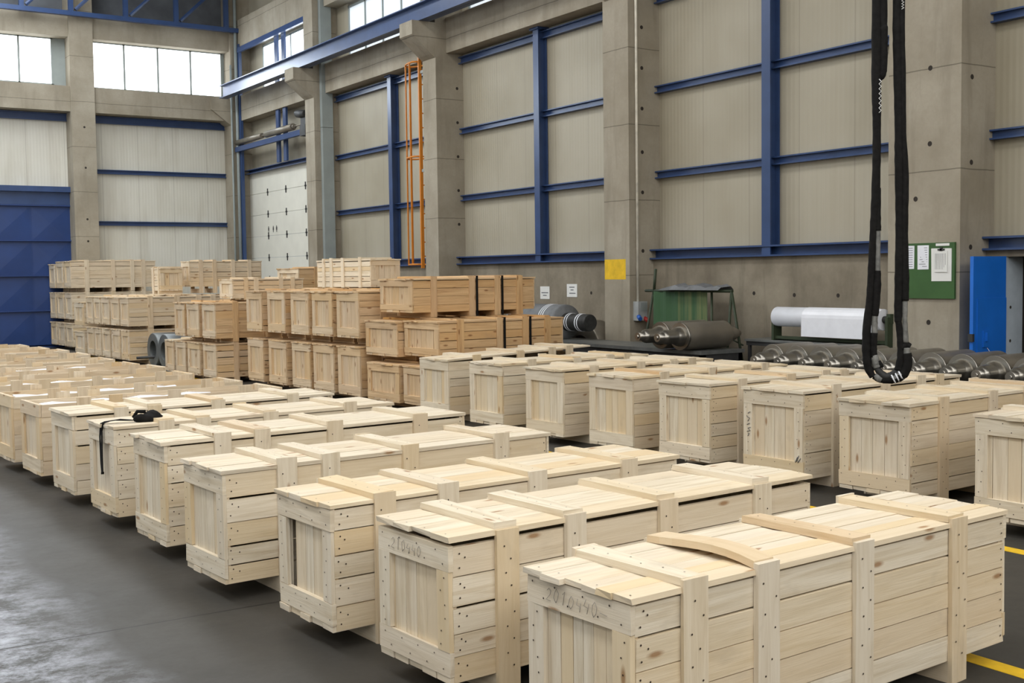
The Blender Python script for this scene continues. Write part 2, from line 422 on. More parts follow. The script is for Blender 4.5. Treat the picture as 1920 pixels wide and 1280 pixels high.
def channel_x(x0, x1, z0, z1, y=BY, d=.11):
    m = MB(); m.box(x0, x1, y-d, y, z1-.02, z1); m.box(x0, x1, y-d, y, z0, z0+.02); m.box(x0, x1, y-.05, y-.04, z0, z1)
    return struct(m.obj('wall_girt', BLUE))
channel_x(8.2, 12.05, 4.80, 4.92); channel_x(8.2, 12.05, 3.36, 3.48); channel_x(8.2, 12.05, 6.2, 6.4); channel_x(-3.4, 7.57, 6.2, 6.4)

# windows of the back wall and of the right wall
def window(n, axis, a0, a1, z0, z1, at, panes, pm):
    m = MB(); f = .05
    def bx(u0, u1, w0, w1):
        if axis == 'x': m.box(u0, u1, at, at+.06, w0, w1)
        else: m.box(at, at+.06, u0, u1, w0, w1)
    bx(a0, a1, z0, z0+f); bx(a0, a1, z1-f, z1); bx(a0, a0+f, z0, z1); bx(a1-f, a1, z0, z1)
    for i in range(1, panes):
        u = a0+(a1-a0)*i/panes; bx(u-.025, u+.025, z0, z1)
    o = struct(m.obj('window_%d' % n, DUCT))
    p = MB()
    for i in range(panes):
        u0, u1 = a0+(a1-a0)*i/panes, a0+(a1-a0)*(i+1)/panes
        if axis == 'x': p.box(u0, u1, at+.025, at+.035, z0, z1)
        else: p.box(at+.025, at+.035, u0, u1, z0, z1)
    p.obj('glass_pane', pm, o)
    return o
window(1, 'x', 8.2, 11.98, 7.12, 8.44, 33.8, 4, PANE)
window(2, 'x', 2.0, 7.25, 7.14, 8.44, 33.85, 6, PANE)
window(3, 'x', -5.0, .6, 7.14, 8.44, 33.85, 6, PANE)
window(4, 'y', 28.2, 32.3, 7.14, 8.46, WX, 4, PANE)
window(5, 'y', 22.0, 26.6, 7.14, 8.46, WX, 5, PANE_DIM)
window(6, 'y', 15.9, 20.9, 7.14, 8.46, WX, 5, PANE_DIM)
window(7, 'y', 10.0, 14.6, 7.14, 8.46, WX, 5, PANE_DIM)
window(8, 'y', 3.5, 8.4, 7.14, 8.46, WX, 5, PANE_DIM)
for x0, x1 in ((7.25, 7.57), (11.98, 12.1)):
    m = MB(); m.box(x0, x1, 33.86, 33.98, 7.1, 8.45); struct(m.obj('window_reveal', DUCT))
m = MB(); m.box(WX, 12.85, 32.3, 34, 7.1, 8.55); m.box(WX, 12.85, 27.3, 28.2, 7.1, 8.55); m.box(WX, 12.85, 20.9, 22.0, 7.1, 8.55); m.box(WX, 12.85, 14.6, 15.9, 7.1, 8.55); m.box(WX, 12.85, 8.4, 10.0, 7.1, 8.55); m.box(WX, 12.85, -7, 3.5, 7.1, 8.55); m.box(WX, 12.85, 26.6, 27.3, 7.1, 8.55)
struct(m.obj('window_reveal', CLAD))
for i, lx in enumerate((-8.0, -1.2, 5.6)):
    m = MB(); m.box(lx-1.1, lx+1.1, -5.5, 32.5, 10.95, 11.02); struct(m.obj('window_%d' % (9+i), ROOF_FILL_PANE))  # unseen glowing roof strips, added to go with the fill lamps

# big blue door in the back wall with pressed pyramid panels
m = MB(); x0 = -3.4; cwid = 1.0; ch = .955
m.box(-3.4, 7.57, 33.93, 34.05, 0, 4.1)
for i in range(11):
    for j in range(4):
        a, b_ = 7.55-(i+1)*cwid, 7.55-i*cwid; z0, z1 = .06+j*ch, .06+(j+1)*ch
        a += .02; b_ -= .02; z0 += .015; z1 -= .03
        cx, cz = (a+b_)/2, (z0+z1)/2; q = [(a, 33.925, z0), (b_, 33.925, z0), (b_, 33.925, z1), (a, 33.925, z1)]
        for e in range(4): m.poly([q[e], q[(e+1) % 4], (cx, 33.903, cz)])
    m.box(-3.4, 7.55, 33.9, 33.93, .06+i*0, .075)
for j in range(1, 5): m.box(-3.4, 7.57, 33.84, 33.93, .045+j*ch, .075+j*ch)
struct(m.obj('door_1', BLUE_DOOR))
m = MB(); m.box(-3.4, 7.57, 33.75, 33.98, 4.25, 4.4); m.box(-3.4, 7.57, 33.88, 33.98, 3.9, 4.25); struct(m.obj('door_header', BLUE))

# white sectional door in the right wall's last bay
m = MB(); dz = [0, .55, 1.17, 1.79, 2.41, 3.03, 3.65, 4.27, 4.87]
for a, b_ in zip(dz[:-1], dz[1:]): m.box(12.55, 12.6, 27.85, 33.3, a+.004, b_-.004)
door2 = struct(m.obj('door_2', GREYDOOR))
for z in dz[2:8]:
    for y in (29.2, 30.55, 31.9):
        h = MB(); h.box(12.53, 12.55, y-.045, y+.045, z-.02, z+.02); h.box(12.53, 12.55, y-.015, y+.015, z-.10, z+.10); h.obj('hinge', DARK_STEEL, door2)
h = MB()
for y in (31.3, 31.55, 31.9): h.box(12.542, 12.55, y-.03, y+.03, 3.18, 3.26); h.box(12.542, 12.55, y-.012, y+.012, 3.12, 3.3)
h.obj('latch', DARK_STEEL, door2)
channel_y(27.85, 33.3, 4.86, 4.98, 12.6, .2)
m = MB(); m.box(12.3, 12.36, 30.36, 30.56, 4.98, 8.5); struct(m.obj('wall_post', BLUE))
m = MB(); m.box(12.3, 12.36, 29.86, 30.06, 4.98, 8.5); struct(m.obj('wall_post', BLUE))
m = MB(); m.box(12.22, 12.3, 33.05, 33.2, 0, 8.6); struct(m.obj('wall_post', BLUE))
m = MB(); m.box(12.2, 12.28, 27.9, 33.2, 8.36, 8.5); struct(m.obj('wall_girt', BLUE))
# roof truss against the gable
m = MB(); m.box(-12, 12.6, 33.1, 33.25, 8.93, 9.05); struct(m.obj('truss_chord', BLUE))
for i, x in enumerate((-1.0, .5, 2.0, 3.5, 5.0, 6.35, 7.6, 9.05, 10.45, 11.9)):
    m = MB(); m.box(x-.06, x+.06, 33.1, 33.22, 9.05, 11); struct(m.obj('truss_strut', BLUE))
    if x > 11: continue
    m = MB(); m.tube([(x+.12, 33.16, 9.1), (x+1.35, 33.16, 10.3), (x+2.0, 33.16, 10.95)], .05, 6, sm=False); struct(m.obj('truss_strut', BLUE))

# yellow lane lines on the floor
for n, x in ((2, 4.80), (3, 6.88)):
    m = MB(); m.box(x-.055, x+.055, -6.5, 31, 0, .002); struct(m.obj('trim_%d' % n, YELLOW))

# ------------------------------------------------------------------ fixtures on the walls
def ibeam_y(m, xc, y0, y1, z0, z1, w, t=.02):
    m.box(xc-w/2, xc+w/2, y0, y1, z1-t, z1); m.box(xc-w/2, xc+w/2, y0, y1, z0, z0+t); m.box(xc-.008, xc+.008, y0, y1, z0, z1)
m = MB(); ibeam_y(m, 11.74, -6.5, 33.1, 7.0, 7.36, .24)
# the runway stands on the corbels
rail = tag(m.obj('crane_runway_beam', BLUE), 'blue steel crane runway beam carried on the concrete corbels', 'crane rail')
m = MB(); m.box(11.71, 11.77, -6.5, 33.1, 7.36, 7.40); m.obj('rail', DARK_STEEL, rail)

# orange caged ladder behind the column
lad = thing('caged_ladder', 'orange caged steel ladder fixed behind a concrete column', 'ladder', (12.015, 21.86, 2.0))
for x in (0, .29):
    m = MB(); m.box(x-.035, x+.035, -.02, .02, 0, 4.95 if x == 0 else 4.35); m.obj('stile', ORANGE, lad)
for k in range(14):
    m = MB(); m.tube([(0, 0, .25+k*.3), (.29, 0, .25+k*.3)], .013, 6); m.obj('rung', ORANGE, lad)
for z in (.08, 2.35, 4.32):
    m = MB(); m.tube([(.0, 0, z)] + [(.10-.22*math.cos(math.pi*i/12), .10+.58*math.sin(math.pi*i/12), z) for i in range(13)] + [(.29, 0, z)], .02, 6); m.obj('cage_hoop', ORANGE, lad)
for a in (.08, .3, .55, .78):
    x, y = .10-.22*math.cos(math.pi*a), .10+.58*math.sin(math.pi*a)
    m = MB(); m.box(x-.014, x+.014, y-.01, y+.01, .06, 4.34); m.obj('cage_bar', ORANGE, lad)
for z in (2.05, 4.1):
    m = MB(); m.box(.0, .05, -.16, .0, z-.03, z+.03); m.obj('wall_bracket', DUCT, lad)

m = MB(); m.box(12.16, 12.45, 27.17, 27.298, 0, 5.55); m.box(12.16, 12.45, 27.17, 27.298, 5.56, 11)
tag(m.obj('cable_duct', DUCT), 'grey sheet metal cable duct running up a far column', 'duct')
m = MB(); m.tube([(12.05, 14.87, 1.36), (12.05, 14.87, 11)], .022, 8)
tag(m.obj('conduit', CONDUIT), 'cream conduit running down the column to a socket box', 'conduit', None)
m = MB(); m.tube([(12.18, 33.2, 0), (12.18, 33.2, 11)], .05, 8); m.tube([(12.02, 33.22, 0), (12.02, 33.22, 8.0)], .03, 8)
tag(m.obj('downpipe', DUCT), 'slim grey pipes running up the far corner of the hall', 'pipe')
# move conduit to where it is seen
bpy.data.objects['conduit'].location = (.09, 0, 0)

sk = thing('socket_box', 'grey wall socket box with blue and red outlets below conduit', 'socket', (12.14, 14.9, 1.02))
m = MB(); m.box(-.07, .12, -.13, 0, .05, .36); m.obj('housing', SOCKET_GREY, sk)
m = MB(); m.box(-.02, .11, -.137, -.13, .2, .34); m.obj('cover', DUCT, sk)
m = MB(); m.tube([(-.05, -.11, .12), (-.08, -.19, .08)], .035, 10); m.obj('outlet', BLUEPLUG, sk)['label'] = 'blue outlet'
m = MB(); m.tube([(.07, -.11, .09), (.09, -.19, .04)], .035, 10); m.obj('outlet', RED, sk)['label'] = 'red outlet'
m = MB(); m.tube([(0, -.03, .36), (.005, -.03, .5)], .012, 6); m.obj('cable', RUBBER, sk)

# door spring shaft on a blue bracket beam above the sectional door
sh = thing('door_shaft_drive', 'grey spring shaft and motor on blue bracket above white door', 'door drive', (12.1, 28.0, 5.5))
m = MB(); m.box(0, .1, 0, 5.25, .0, .14); m.obj('bracket_beam', BLUE, sh)
m = MB(); m.tube([(.05, .9, .27), (.05, 1.0, .27)], .06, 8); m.tube([(.05, 1.0, .27), (.05, 2.9, .27)], .09, 12); m.obj('spring', DULL_STEEL, sh)
m = MB(); m.tube([(.05, 3.2, .27), (.05, 5.2, .27)], .075, 12); m.obj('spring', DULL_STEEL, sh)
m = MB(); m.tube([(.05, .1, .27), (.05, 5.24, .27)], .02, 8); m.obj('shaft', DULL_STEEL, sh)
m = MB(); m.box(-.05, .2, .0, .35, -.05, .22); m.box(.0, .14, .08, .4, .22, .46); m.tube([(.02, .1, .5), (.02, .34, .52), (.02, .62, .56)], [.09, .11, .1], 14); m.tube([(.02, .62, .56), (.02, .7, .57)], .06, 10); m.obj('motor', DARK_STEEL, sh)

# notices on the wall
def notice(y, z, w, h, label, rows):
    m = MB(); m.box(12.492, 12.499, y-w/2, y+w/2, z-h/2, z+h/2)
    o = tag(m.obj('paper_notice', PAPER), label, 'notice', 'paper notices on the wall')
    t = MB()
    for (dz_, a, b_) in rows: t.box(12.4905, 12.492, y+a, y+b_, z+dz_-.008, z+dz_+.008)
    t.obj('printed_lines', INK, o)
notice(18.03, 1.495, .30, .235, 'white paper notice on concrete wall nearest the strapped brown crates', [(.0, -.11, .11), (-.05, -.06, .06)])
notice(17.17, 1.54, .31, .235, 'white paper notice on concrete wall nearest the yellow painted column band', [(.06, -.08, .08), (.01, -.05, .04), (-.05, -.11, .08)])

# green notice board on the wide column
bd = thing('notice_board', 'green notice board with papers mounted on the concrete column', 'notice board', (12.0, 9.13, 1.49))
m = MB(); m.box(-.03, 0, -.36, .45, 0, .67); m.obj('board', GREEN, bd)
def sheet(name, y0, y1, z0, z1, label, cat, film=False, d=.031):
    m = MB(); m.box(12.0-d-.004, 12.0-d, 9.13+y0, 9.13+y1, 1.49+z0, 1.49+z1, jit=.003)
    o = tag(m.obj(name, WHITE if film else PAPER), label, cat, 'papers on the notice board')
    t = MB(); n = int((z1-z0)/.028)
    for i in range(1, n):
        z = 1.49+z1-i*.028; t.box(12.0-d-.0052, 12.0-d-.004, 9.13+y0+.02, 9.13+y1-.02-random.random()*.05, z-.003, z+.003)
    t.obj('printed_lines', INK, o)
    return o
sheet('paper_sheet', .21, .36, .36, .64, 'plastic covered sheet on green board, beside the black sling', 'paper', True)
sheet('paper_sheet', .0, .16, .35, .64, 'plastic covered sheet in the middle of the green board', 'paper', True)
m = MB(); m.box(11.962, 11.969, 8.81, 9.09, 1.70, 2.09, jit=.003); cb = tag(m.obj('paper_pad', PAPER), 'large white sheet clipped on the board beside the column edge', 'paper', 'papers on the notice board')
m = MB(); m.box(11.953, 11.961, 8.86, 9.04, 1.81, 2.06, jit=.003); m.obj('small_sheet', PAPER, cb)
m = MB()
for i in range(8): m.box(11.951, 11.953, 8.88+i*.02, 8.884+i*.02, 1.84, 2.03)
m.obj('printed_lines', INK, cb)
m = MB(); m.box(11.945, 11.962, 8.90, 8.99, 2.065, 2.085); m.box(11.945, 11.962, 8.93, 8.96, 2.06, 2.105); m.obj('clip', DARK_STEEL, cb)
m = MB(); m.box(11.966, 11.969, 8.84, 9.03, 2.12, 2.15); tag(m.obj('paper_strip', PAPER), 'narrow white label strip above the clipped sheet on the board', 'label', 'papers on the notice board')

# blue door leaf and grey board painted as daylit by the right edge
cb = thing('blue_door_leaf', 'tall blue steel door leaf standing open beside the wide concrete column', 'door leaf', (11.84, 8.42, 0))
m = MB(); m.box(0, .62, 0, .045, .02, 1.985); m.obj('leaf', CAB_BLUE, cb)
d = MB(); d.box(.07, .615, -.012, 0, .08, 1.5); d.obj('pressed_panel', CAB_BLUE, cb)
m = MB(); m.box(.16, .27, -.03, -.012, .93, 1.12); m.box(.19, .21, -.06, -.03, 1.0, 1.1); m.obj('lock_case', CAB_BLUE, cb)
m = MB(); m.tube([(.24, -.02, .92), (.33, -.02, .84), (.37, -.02, .72), (.35, -.02, .62), (.28, -.02, .57)], .003, 6); m.obj('key_cord', WHITE, cb)
for z in (.62, 1.0):
    m = MB(); m.box(-.025, .012, -.012, .05, z, z+.09); m.obj('hinge', DARK_STEEL, cb)
m = MB(); m.box(12.475, 12.82, 8.44, 8.5, 0, 1.975)
for z in (.98, 1.38): m.disc((12.58, 8.4385, z), (0, -1, 0), .02, 10)
tag(m.obj('tall_board', [LIT_GREY, HOLE]), 'tall grey board painted as lit with two holes beside the blue door leaf', 'board')

# ------------------------------------------------------------------ crates
def nails_x(m, y, xs, zs, R, r=.0045):          # nails on a face at y, normal -y
    for x in xs:
        for z in zs: m.disc((x+R.uniform(-.012, .012), y-.0035, z+R.uniform(-.01, .01)), (0, -1, 0), r)

DIG = {'0': [[(.5, 0), (.1, .3), (.1, .7), (.5, 1), (.9, .7), (.9, .3), (.5, 0)]], '1': [[(.3, .8), (.55, 1), (.55, 0)]],
       '2': [[(.1, .75), (.4, 1), (.85, .8), (.7, .45), (.1, 0), (.9, .02)]], '4': [[(.25, 1), (.05, .5), (.75, .48)], [(.85, .75), (.75, 0)]],
       '-': [[(0, .5), (1.3, .45)]], ' ': []}
def writing(txt, h, w):
    strokes = []; x = 0
    for ch in txt:
        for st in DIG[ch]: strokes.append([(x+p[0]*w+p[1]*w*.25+.002*math.sin(7*x*50+3*i), p[1]*h*(1+.12*math.sin(31*x))+.002*math.sin(5*i+40*x)) for i, p in enumerate(st)])
        x += w*1.45
    return strokes

def crate(x, y, L, W, zb, zt, leg=.10, rot=0, posts=(.24, .63, 1.22, 1.90), pw=.12, ns=5, ne=6, nl=5, tone=0.0, lid=True, lid_tilt=0, label='', group='',
          seed=0, nail=False, strap=False, text=None, endtone=None, name='wooden_crate', missing_end=False, gap=.011, warp=None, lidgap=0.0, post_up=.0, cleats=False, brown=None):
    R = random.Random(seed*7919+13)
    t = .022
    zf = zb - leg
    H = zt - zb
    p = cw(x, y, zf)
    root = thing(name, label, 'crate', p, A0 + (math.pi/2 if rot else 0), group)
    if endtone is None: endtone = tone  # end and side tones differ by the light on each, put into colour
    e0 = zb - zf                      # local z of body bottom
    bt = .03
    mats = [WOOD, NAIL]
    def tn(a): return max(0, min(1, a + R.uniform(-.08, .08)))
    # base boards
    m = MB(); nb = 5; bw = W/nb
    for i in range(nb): m.box(R.uniform(-.004, .012), L-R.uniform(0, .012), i*bw+.004, (i+1)*bw-.004, e0, e0+bt, 0, tn(endtone), .002, R=R)
    m.obj('base', mats, root)
    # end panels
    for end in (0, 1):
        m = MB(); xx0, xx1 = (t, 2*t) if end == 0 else (L-2*t, L-t)
        edges = [0.0]
        for i in range(ne): edges.append(edges[-1]+R.uniform(.8, 1.25))
        edges = [a/edges[-1]*(W-.02)+.01 for a in edges]
        for i in range(ne):
            if missing_end and end == 0 and i == ne-2: continue
            m.box(xx0, xx1, edges[i]+.002, edges[i+1]-.002, e0+bt, e0+H-.004, 2, tn(endtone), .0015, R=R)
        pan = m.obj('end_panel', mats, root)
        m = MB(); x0, x1 = (0, t) if end == 0 else (L-t, L)
        rh = min(.115, H*.18); sw = .095 if W > .5 else .085
        m.box(x0, x1, 0, W, e0+H-rh, e0+H, 1, tn(endtone), .003, R=R)
        m.box(x0, x1, 0, W, e0+bt+.002, e0+bt+rh, 1, tn(endtone), .003, R=R)
        m.box(x0, x1, R.uniform(0, .006), sw, e0+bt+rh+.002, e0+H-rh-.002, 2, tn(endtone), .002, R=R)
        m.box(x0, x1, W-sw, W-R.uniform(0, .006), e0+bt+rh+.002, e0+H-rh-.002, 2, tn(endtone), .002, R=R)
        if nail and end == 0:
            for zc in (e0+H-rh*.5, e0+bt+rh*.5):
                for i in range(8):
                    m.disc((-.0035, W*(i+.5)/8+R.uniform(-.015, .015), zc+(rh*.28 if i % 2 else -rh*.22)), (-1, 0, 0), .0042)
            for yy in (sw*.5, W-sw*.5):
                for i in range(6): m.disc((-.0035, yy+R.uniform(-.02, .02), e0+bt+rh+(H-2*rh-bt)*(i+.5)/6), (-1, 0, 0), .0042)
        fr = m.obj('end_frame', mats, pan)
        if text and end == 0:
            w = MB(); th = .05
            st = writing(text, th, .030)
            tot = max(p_[0] for s_ in st for p_ in s_)
            for s_ in st:
                pts = [(-.004, W*.80-p_[0], e0+H-rh*.5-th/2+p_[1]-.006*(p_[0]/tot)) for p_ in s_]
                w.tube(pts, .0011, 5, caps=True)
            w.obj('handwriting', PENCIL, fr)
    # side panels
    for side in (0, 1):
        m = MB(); y0, y1 = (0, t) if side == 0 else (W-t, W)
        zs = [0.0]
        for i in range(ns): zs.append(zs[-1]+R.uniform(.85, 1.2))
        zs = [a/zs[-1]*H for a in zs]
        for i in range(ns):
            g0 = R.choice((.003, .004, .006, gap))
            m.box(t+R.uniform(-.004, .004), L-t+R.uniform(-.004, .004), y0, y1, e0+zs[i]+.001, e0+zs[i+1]-g0, 0, tn(tone), .0025, R=R)
            if nail and side == 0:
                zc0, zc1 = e0+zs[i], e0+zs[i+1]; hh = zc1-zc0
                m.disc((.045+R.uniform(-.01, .01), -.0035, zc0+hh*.28), (0, -1, 0), .0045); m.disc((.05+R.uniform(-.012, .012), -.0035, zc0+hh*.75), (0, -1, 0), .0045)
                m.disc((.085+R.uniform(-.01, .01), -.0035, zc0+hh*.6), (0, -1, 0), .0045)
                m.disc((L-.04, -.0035, zc0+hh*.3), (0, -1, 0), .0045); m.disc((L-.045, -.0035, zc0+hh*.7), (0, -1, 0), .0045)
        m.obj('side_panel', mats, root)
    # inner dark lining floor is the base itself; uprights outside the side boards
    lt = .024; ztop = e0+H+(lt+.026 if lid else .055)
    for k, px in enumerate(posts):
        for side in (0, 1):
            m = MB(); y0, y1 = (-t, -.001) if side == 0 else (W+.001, W+t)
            up = post_up*(px/L) if side == 0 else post_up*(px/L)
            m.box(px+R.uniform(-.004, .004), px+pw+R.uniform(-.004, .004), y0, y1, 0.0, ztop+up+R.uniform(-.012, .0 if tone > .1 else .014), 2, tn(tone), .0025, R=R)
            if nail and side == 0:
                for i in range(ns*2): m.disc((px+pw*(.3 if i % 2 else .7)+R.uniform(-.015, .015), -t-.0035, e0+H*(i+.5)/(ns*2)), (0, -1, 0), .0045)
            m.obj('post', mats, root)
        m = MB(); m.box(px+.004, px+pw-.004, .0, W, 0.0, min(leg, .1)-.001 if leg > .02 else .001, 1, tn(tone+.05), .001, R=R)
        if leg > .03: m.obj('skid', mats, root)
    if strap:
        for px in (posts[1]+pw+.03, posts[2]+pw+.03):
            m = MB(); m.box(px-.018, px+.018, -t-.004, -t+.001, 0.0, ztop); m.box(px-.018, px+.018, -t-.004, W+t+.004, ztop+.0, ztop+.004); m.box(px-.018, px+.018, W+t, W+t+.004, 0, ztop)
            m.obj('steel_strap', BLACK, root)
    if lid:
        m = MB()
        ed = [0.0]
        for i in range(nl): ed.append(ed[-1]+R.uniform(.75, 1.3))
        ov = .012
        ed = [a/ed[-1]*(W+2*ov)-ov for a in ed]
        for i in range(nl):
            z0 = R.uniform(.0, .003)
            m.box(-R.uniform(0, .028), L+R.uniform(0, .02), ed[i]+.0015, ed[i+1]-.0015, z0, lt+z0-.001, 0, tn(tone*.9), .003, R=R)
            if nail:
                for xx in (.02, L-.02): m.disc((xx, (ed[i]+ed[i+1])/2+R.uniform(-.02, .02), lt+.003), (0, 0, 1), .0042)
        lo = m.obj('lid', mats, root, (0, 0, e0+H+.001))
        if lid_tilt: lo.rotation_euler = (0, -lid_tilt, 0)
        if lidgap: lo.location.z += lidgap
        for k, px in enumerate(posts):
            m = MB(); bh = .030
            a, b_ = px+R.uniform(-.006, .002), px+pw*.95+R.uniform(-.004, .006)
            if warp is not None and k == warp:
                n = 8
                for i in range(n):
                    ya, yb = W*i/n, W*(i+1)/n
                    f = lambda yy: .024*math.sin(math.pi*min(1, max(0, yy/W))**.72)**1.3
                    za, zb_ = f(ya), f(yb); b0 = len(m.v)
                    for (yy, zz) in ((ya, za), (yb, zb_)):
                        for xx in (a, b_):
                            for h in (0, bh): m.v.append([xx, yy, lt+zz+h])
                    qs = [(0, 4, 6, 2), (1, 3, 7, 5), (0, 1, 5, 4), (2, 6, 7, 3)] + ([(0, 2, 3, 1)] if i == 0 else []) + ([(4, 5, 7, 6)] if i == n-1 else [])
                    for q in qs: m.face([b0+j for j in q], [(m.v[b0+j][1], m.v[b0+j][0]+m.v[b0+j][2]) for j in q], .37, tn(tone+.12))
            else:
                m.box(a, b_, -.004, W+.004, lt, lt+bh, 1, tn(tone+(.6 if k == brown else .25 if R.random() < .10 else 0)), .003, R=R)
                if nail:
                    for i in range(6): m.disc(((a+b_)/2+R.uniform(-.02, .02), W*(i+.5)/6, lt+bh+.003), (0, 0, 1), .0042)
            m.obj('batten', mats, lo)
    elif cleats:
        for k, px in enumerate((posts[0]+.25, posts[1]+.36, posts[2]+.42)):
            m = MB(); m.box(px, px+.10, W-t-.03, W-t, e0+H*.35, e0+H-.03, 2, tn(tone), .002, R=R); m.obj('inner_cleat', mats, root)
    return root

ORD = ['nearest', 'second', 'third', 'fourth', 'fifth', 'sixth', 'seventh', 'eighth', 'ninth', 'tenth', 'eleventh', 'twelfth']
PA = (.24, .63, 1.22, 1.905); PB = (.335, .625, 1.185, 1.90)
GA = 'pine crates in the front row by the left aisle'
rowA = [
    (2.715, 2.96, .70, PA, dict(text='2010440-', warp=1, nl=6, nail=True, ne=8), 'nearest closed pine crate, number pencilled on its end, one warped batten'),
    (2.72, 4.10, .695, PA, dict(text='210440', nl=4, nail=True, lidgap=.020), 'second pine crate from the camera, its lid slightly lifted along the side'),
    (2.68, 5.08, .71, PA, dict(text='', nl=4, nail=True, missing_end=True), 'third pine crate from the camera, a dark gap in its end boards'),
    (2.63, 6.27, .735, PB, dict(nl=4, nail=True), 'fourth pine crate from the camera, last in front of the one beside the strap crate'),
    (2.72, 7.42, .765, PB, dict(nl=4, nail=True), 'fifth pine crate from the camera, next in front of the crate carrying the black pouch'),
    (2.77, 8.58, .745, PB, dict(nl=4, nail=True), 'sixth pine crate from the camera, carrying the black pouch and strap'),
    (2.80, 9.70, .745, PB, dict(nl=4), 'closed pine crate just behind the one carrying the black pouch'),
]
for i, (x, y, zt, ps, kw, lab) in enumerate(rowA):
    if i == 3: lab = 'fourth closed pine crate from the camera in the front row'
    txt = kw.pop('text', None)
    crate(x, y, 2.37, .585, .10, zt, .10, posts=ps, label=lab, group=GA, seed=i+1, text=txt or None, **kw)

GO = 'open pine crates behind the closed front row'
openA = [(2.85, 10.86, .74), (2.86, 11.85, .74), (2.84, 13.15, .74), (2.92, 14.28, .75), (2.92, 15.22, .74), (2.98, 16.4, .74), (3.06, 17.75, .74), (3.1, 18.95, .74), (3.05, 19.85, .74), (3.0, 20.9, .74)]
OLAB = ['open pine crate directly behind the last closed crate of the front row', 'open pine crate second in the row of lidless crates, nearest end cut by frame',
        'third lidless pine crate counted from the closed ones', 'fourth lidless pine crate counted from the closed ones', 'fifth lidless pine crate counted from the closed ones',
        'sixth lidless pine crate, level with the two grey steel sleeves', 'seventh lidless pine crate, beyond the grey sleeves', 'third lidless pine crate counted from the far end of the row',
        'last but one lidless pine crate towards the blue door', 'farthest lidless pine crate in the row, nearest the blue door']
for i, (x, y, zt) in enumerate(openA):
    crate(x, y, 2.37, .62, .10, zt, .10, posts=PB, lid=False, label=OLAB[i], group=GO, seed=30+i, tone=.16, cleats=True)
# white plastic film lying over the goods in the first open crates
FL = ['first', 'second', 'third', 'fourth', 'fifth']
for i, (x, y, zt) in enumerate(openA[:5]):
    m = MB(); R = random.Random(i); n = 14
    for j in range(n):
        xa, xb = .15+j*.12, .15+(j+1)*.12
        za, zb_ = .598+.01*math.sin(j*1.7+i), .598+.01*math.sin((j+1)*1.7+i)
        m.poly([(xa, .32, za-.05), (xb, .32, zb_-.05), (xb, .555, zb_+.0), (xa, .555, za)], sm=True)
        m.poly([(xa, .555, za), (xb, .555, zb_), (xb, .585, zb_-.03), (xa, .585, za-.03)], sm=True)
    m.v = [list(cw(x+v[0], y+v[1], v[2]+.10)) for v in m.v]
    tag(m.obj('plastic_film', WHITE), 'white plastic film lying in the %s open crate behind the closed front row' % FL[i], 'plastic film', 'plastic films inside the open crates')

# second row, on the right
GB = 'taller pine crates in the right hand row'
PBB = (.365, 1.06, 1.585, 1.875)
rowB = [(7.50, 3.95, .805), (7.72, 5.28, .80), (7.76, 6.33, .815), (7.80, 7.43, .80), (7.83, 8.49, .80), (7.89, 9.64, .80), (7.94, 10.8, .795), (8.04, 12.06, .775)]
BLAB = ['tall pine crate cut off by the right edge of the photo', 'tall pine crate second from the right edge, floor visible under its side', 'tall pine crate with dark marks scrawled on its end frame',
        'tall pine crate with wide lid boards, left of the marked one', 'tall pine crate with a brown batten across its lid', 'tall pine crate third from the strapped brown stack in right row', 'tall pine crate second from the strapped brown stack in right row',
        'tall pine crate with lifted lid in front of strapped brown stack']
for i, (x, y, zt) in enumerate(rowB):
    r = crate(x, y, 2.29, .655, .10, zt, .10, posts=PBB, ns=6, ne=6 if i != 3 else 5, nl=5 if i != 3 else 2, label=BLAB[i], group=GB, seed=60+i, nail=i < 4, tone=.04, endtone=0.0, lid_tilt=(.034 if i == 7 else 0), post_up=(.07 if i == 7 else 0), brown=0 if i == 4 else None)
    if i == 2:
        fr = [c for c in r.children if c.name.startswith('end_panel')][0].children[0]
        w = MB()
        for st in ([(.60, .36), (.585, .385)], [(.61, .40), (.575, .41), (.60, .43), (.57, .44)], [(.61, .46), (.58, .475)], [(.60, .49), (.58, .52), (.61, .53)], [(.60, .56), (.575, .575)], [(.06, .2), (.04, .25)], [(.05, .19), (.02, .23)], [(.075, .19), (.055, .235)]):
            w.tube([(-.004, p[0], p[1]+.05) for p in st], .003, 5)
        w.obj('handwriting', INK, fr)

# stacks
GC = 'brown strapped crates stacked at the middle'
PC = (.30, .95, 1.40, 1.80)
for (x, y, zb, zt, leg, lab, s) in [
    (8.37, 13.78, .10, .60, .10, 'brown crate at the bottom left of the strapped three-high stack', 1), (8.40, 12.85, .10, .60, .10, 'brown crate at the bottom of strapped stack, half hidden behind pale crates', 2),
    (8.44, 13.93, .722, 1.19, .064, 'brown crate on the middle tier, left one, of the strapped stack', 3), (8.53, 13.02, .75, 1.205, .092, 'strapped brown crate on the middle tier, right one of the pair', 4),
    (8.58, 13.74, 1.335, 1.78, .072, 'topmost strapped brown crate of the middle stack, below the ladder column', 5)]:
    crate(x, y, 2.14, .86, zb, zt, leg, posts=PC, pw=.10, ns=4, ne=6, nl=5, tone=.66, endtone=.5, label=lab, group=GC, seed=90+s, strap=s >= 3, missing_end=False)

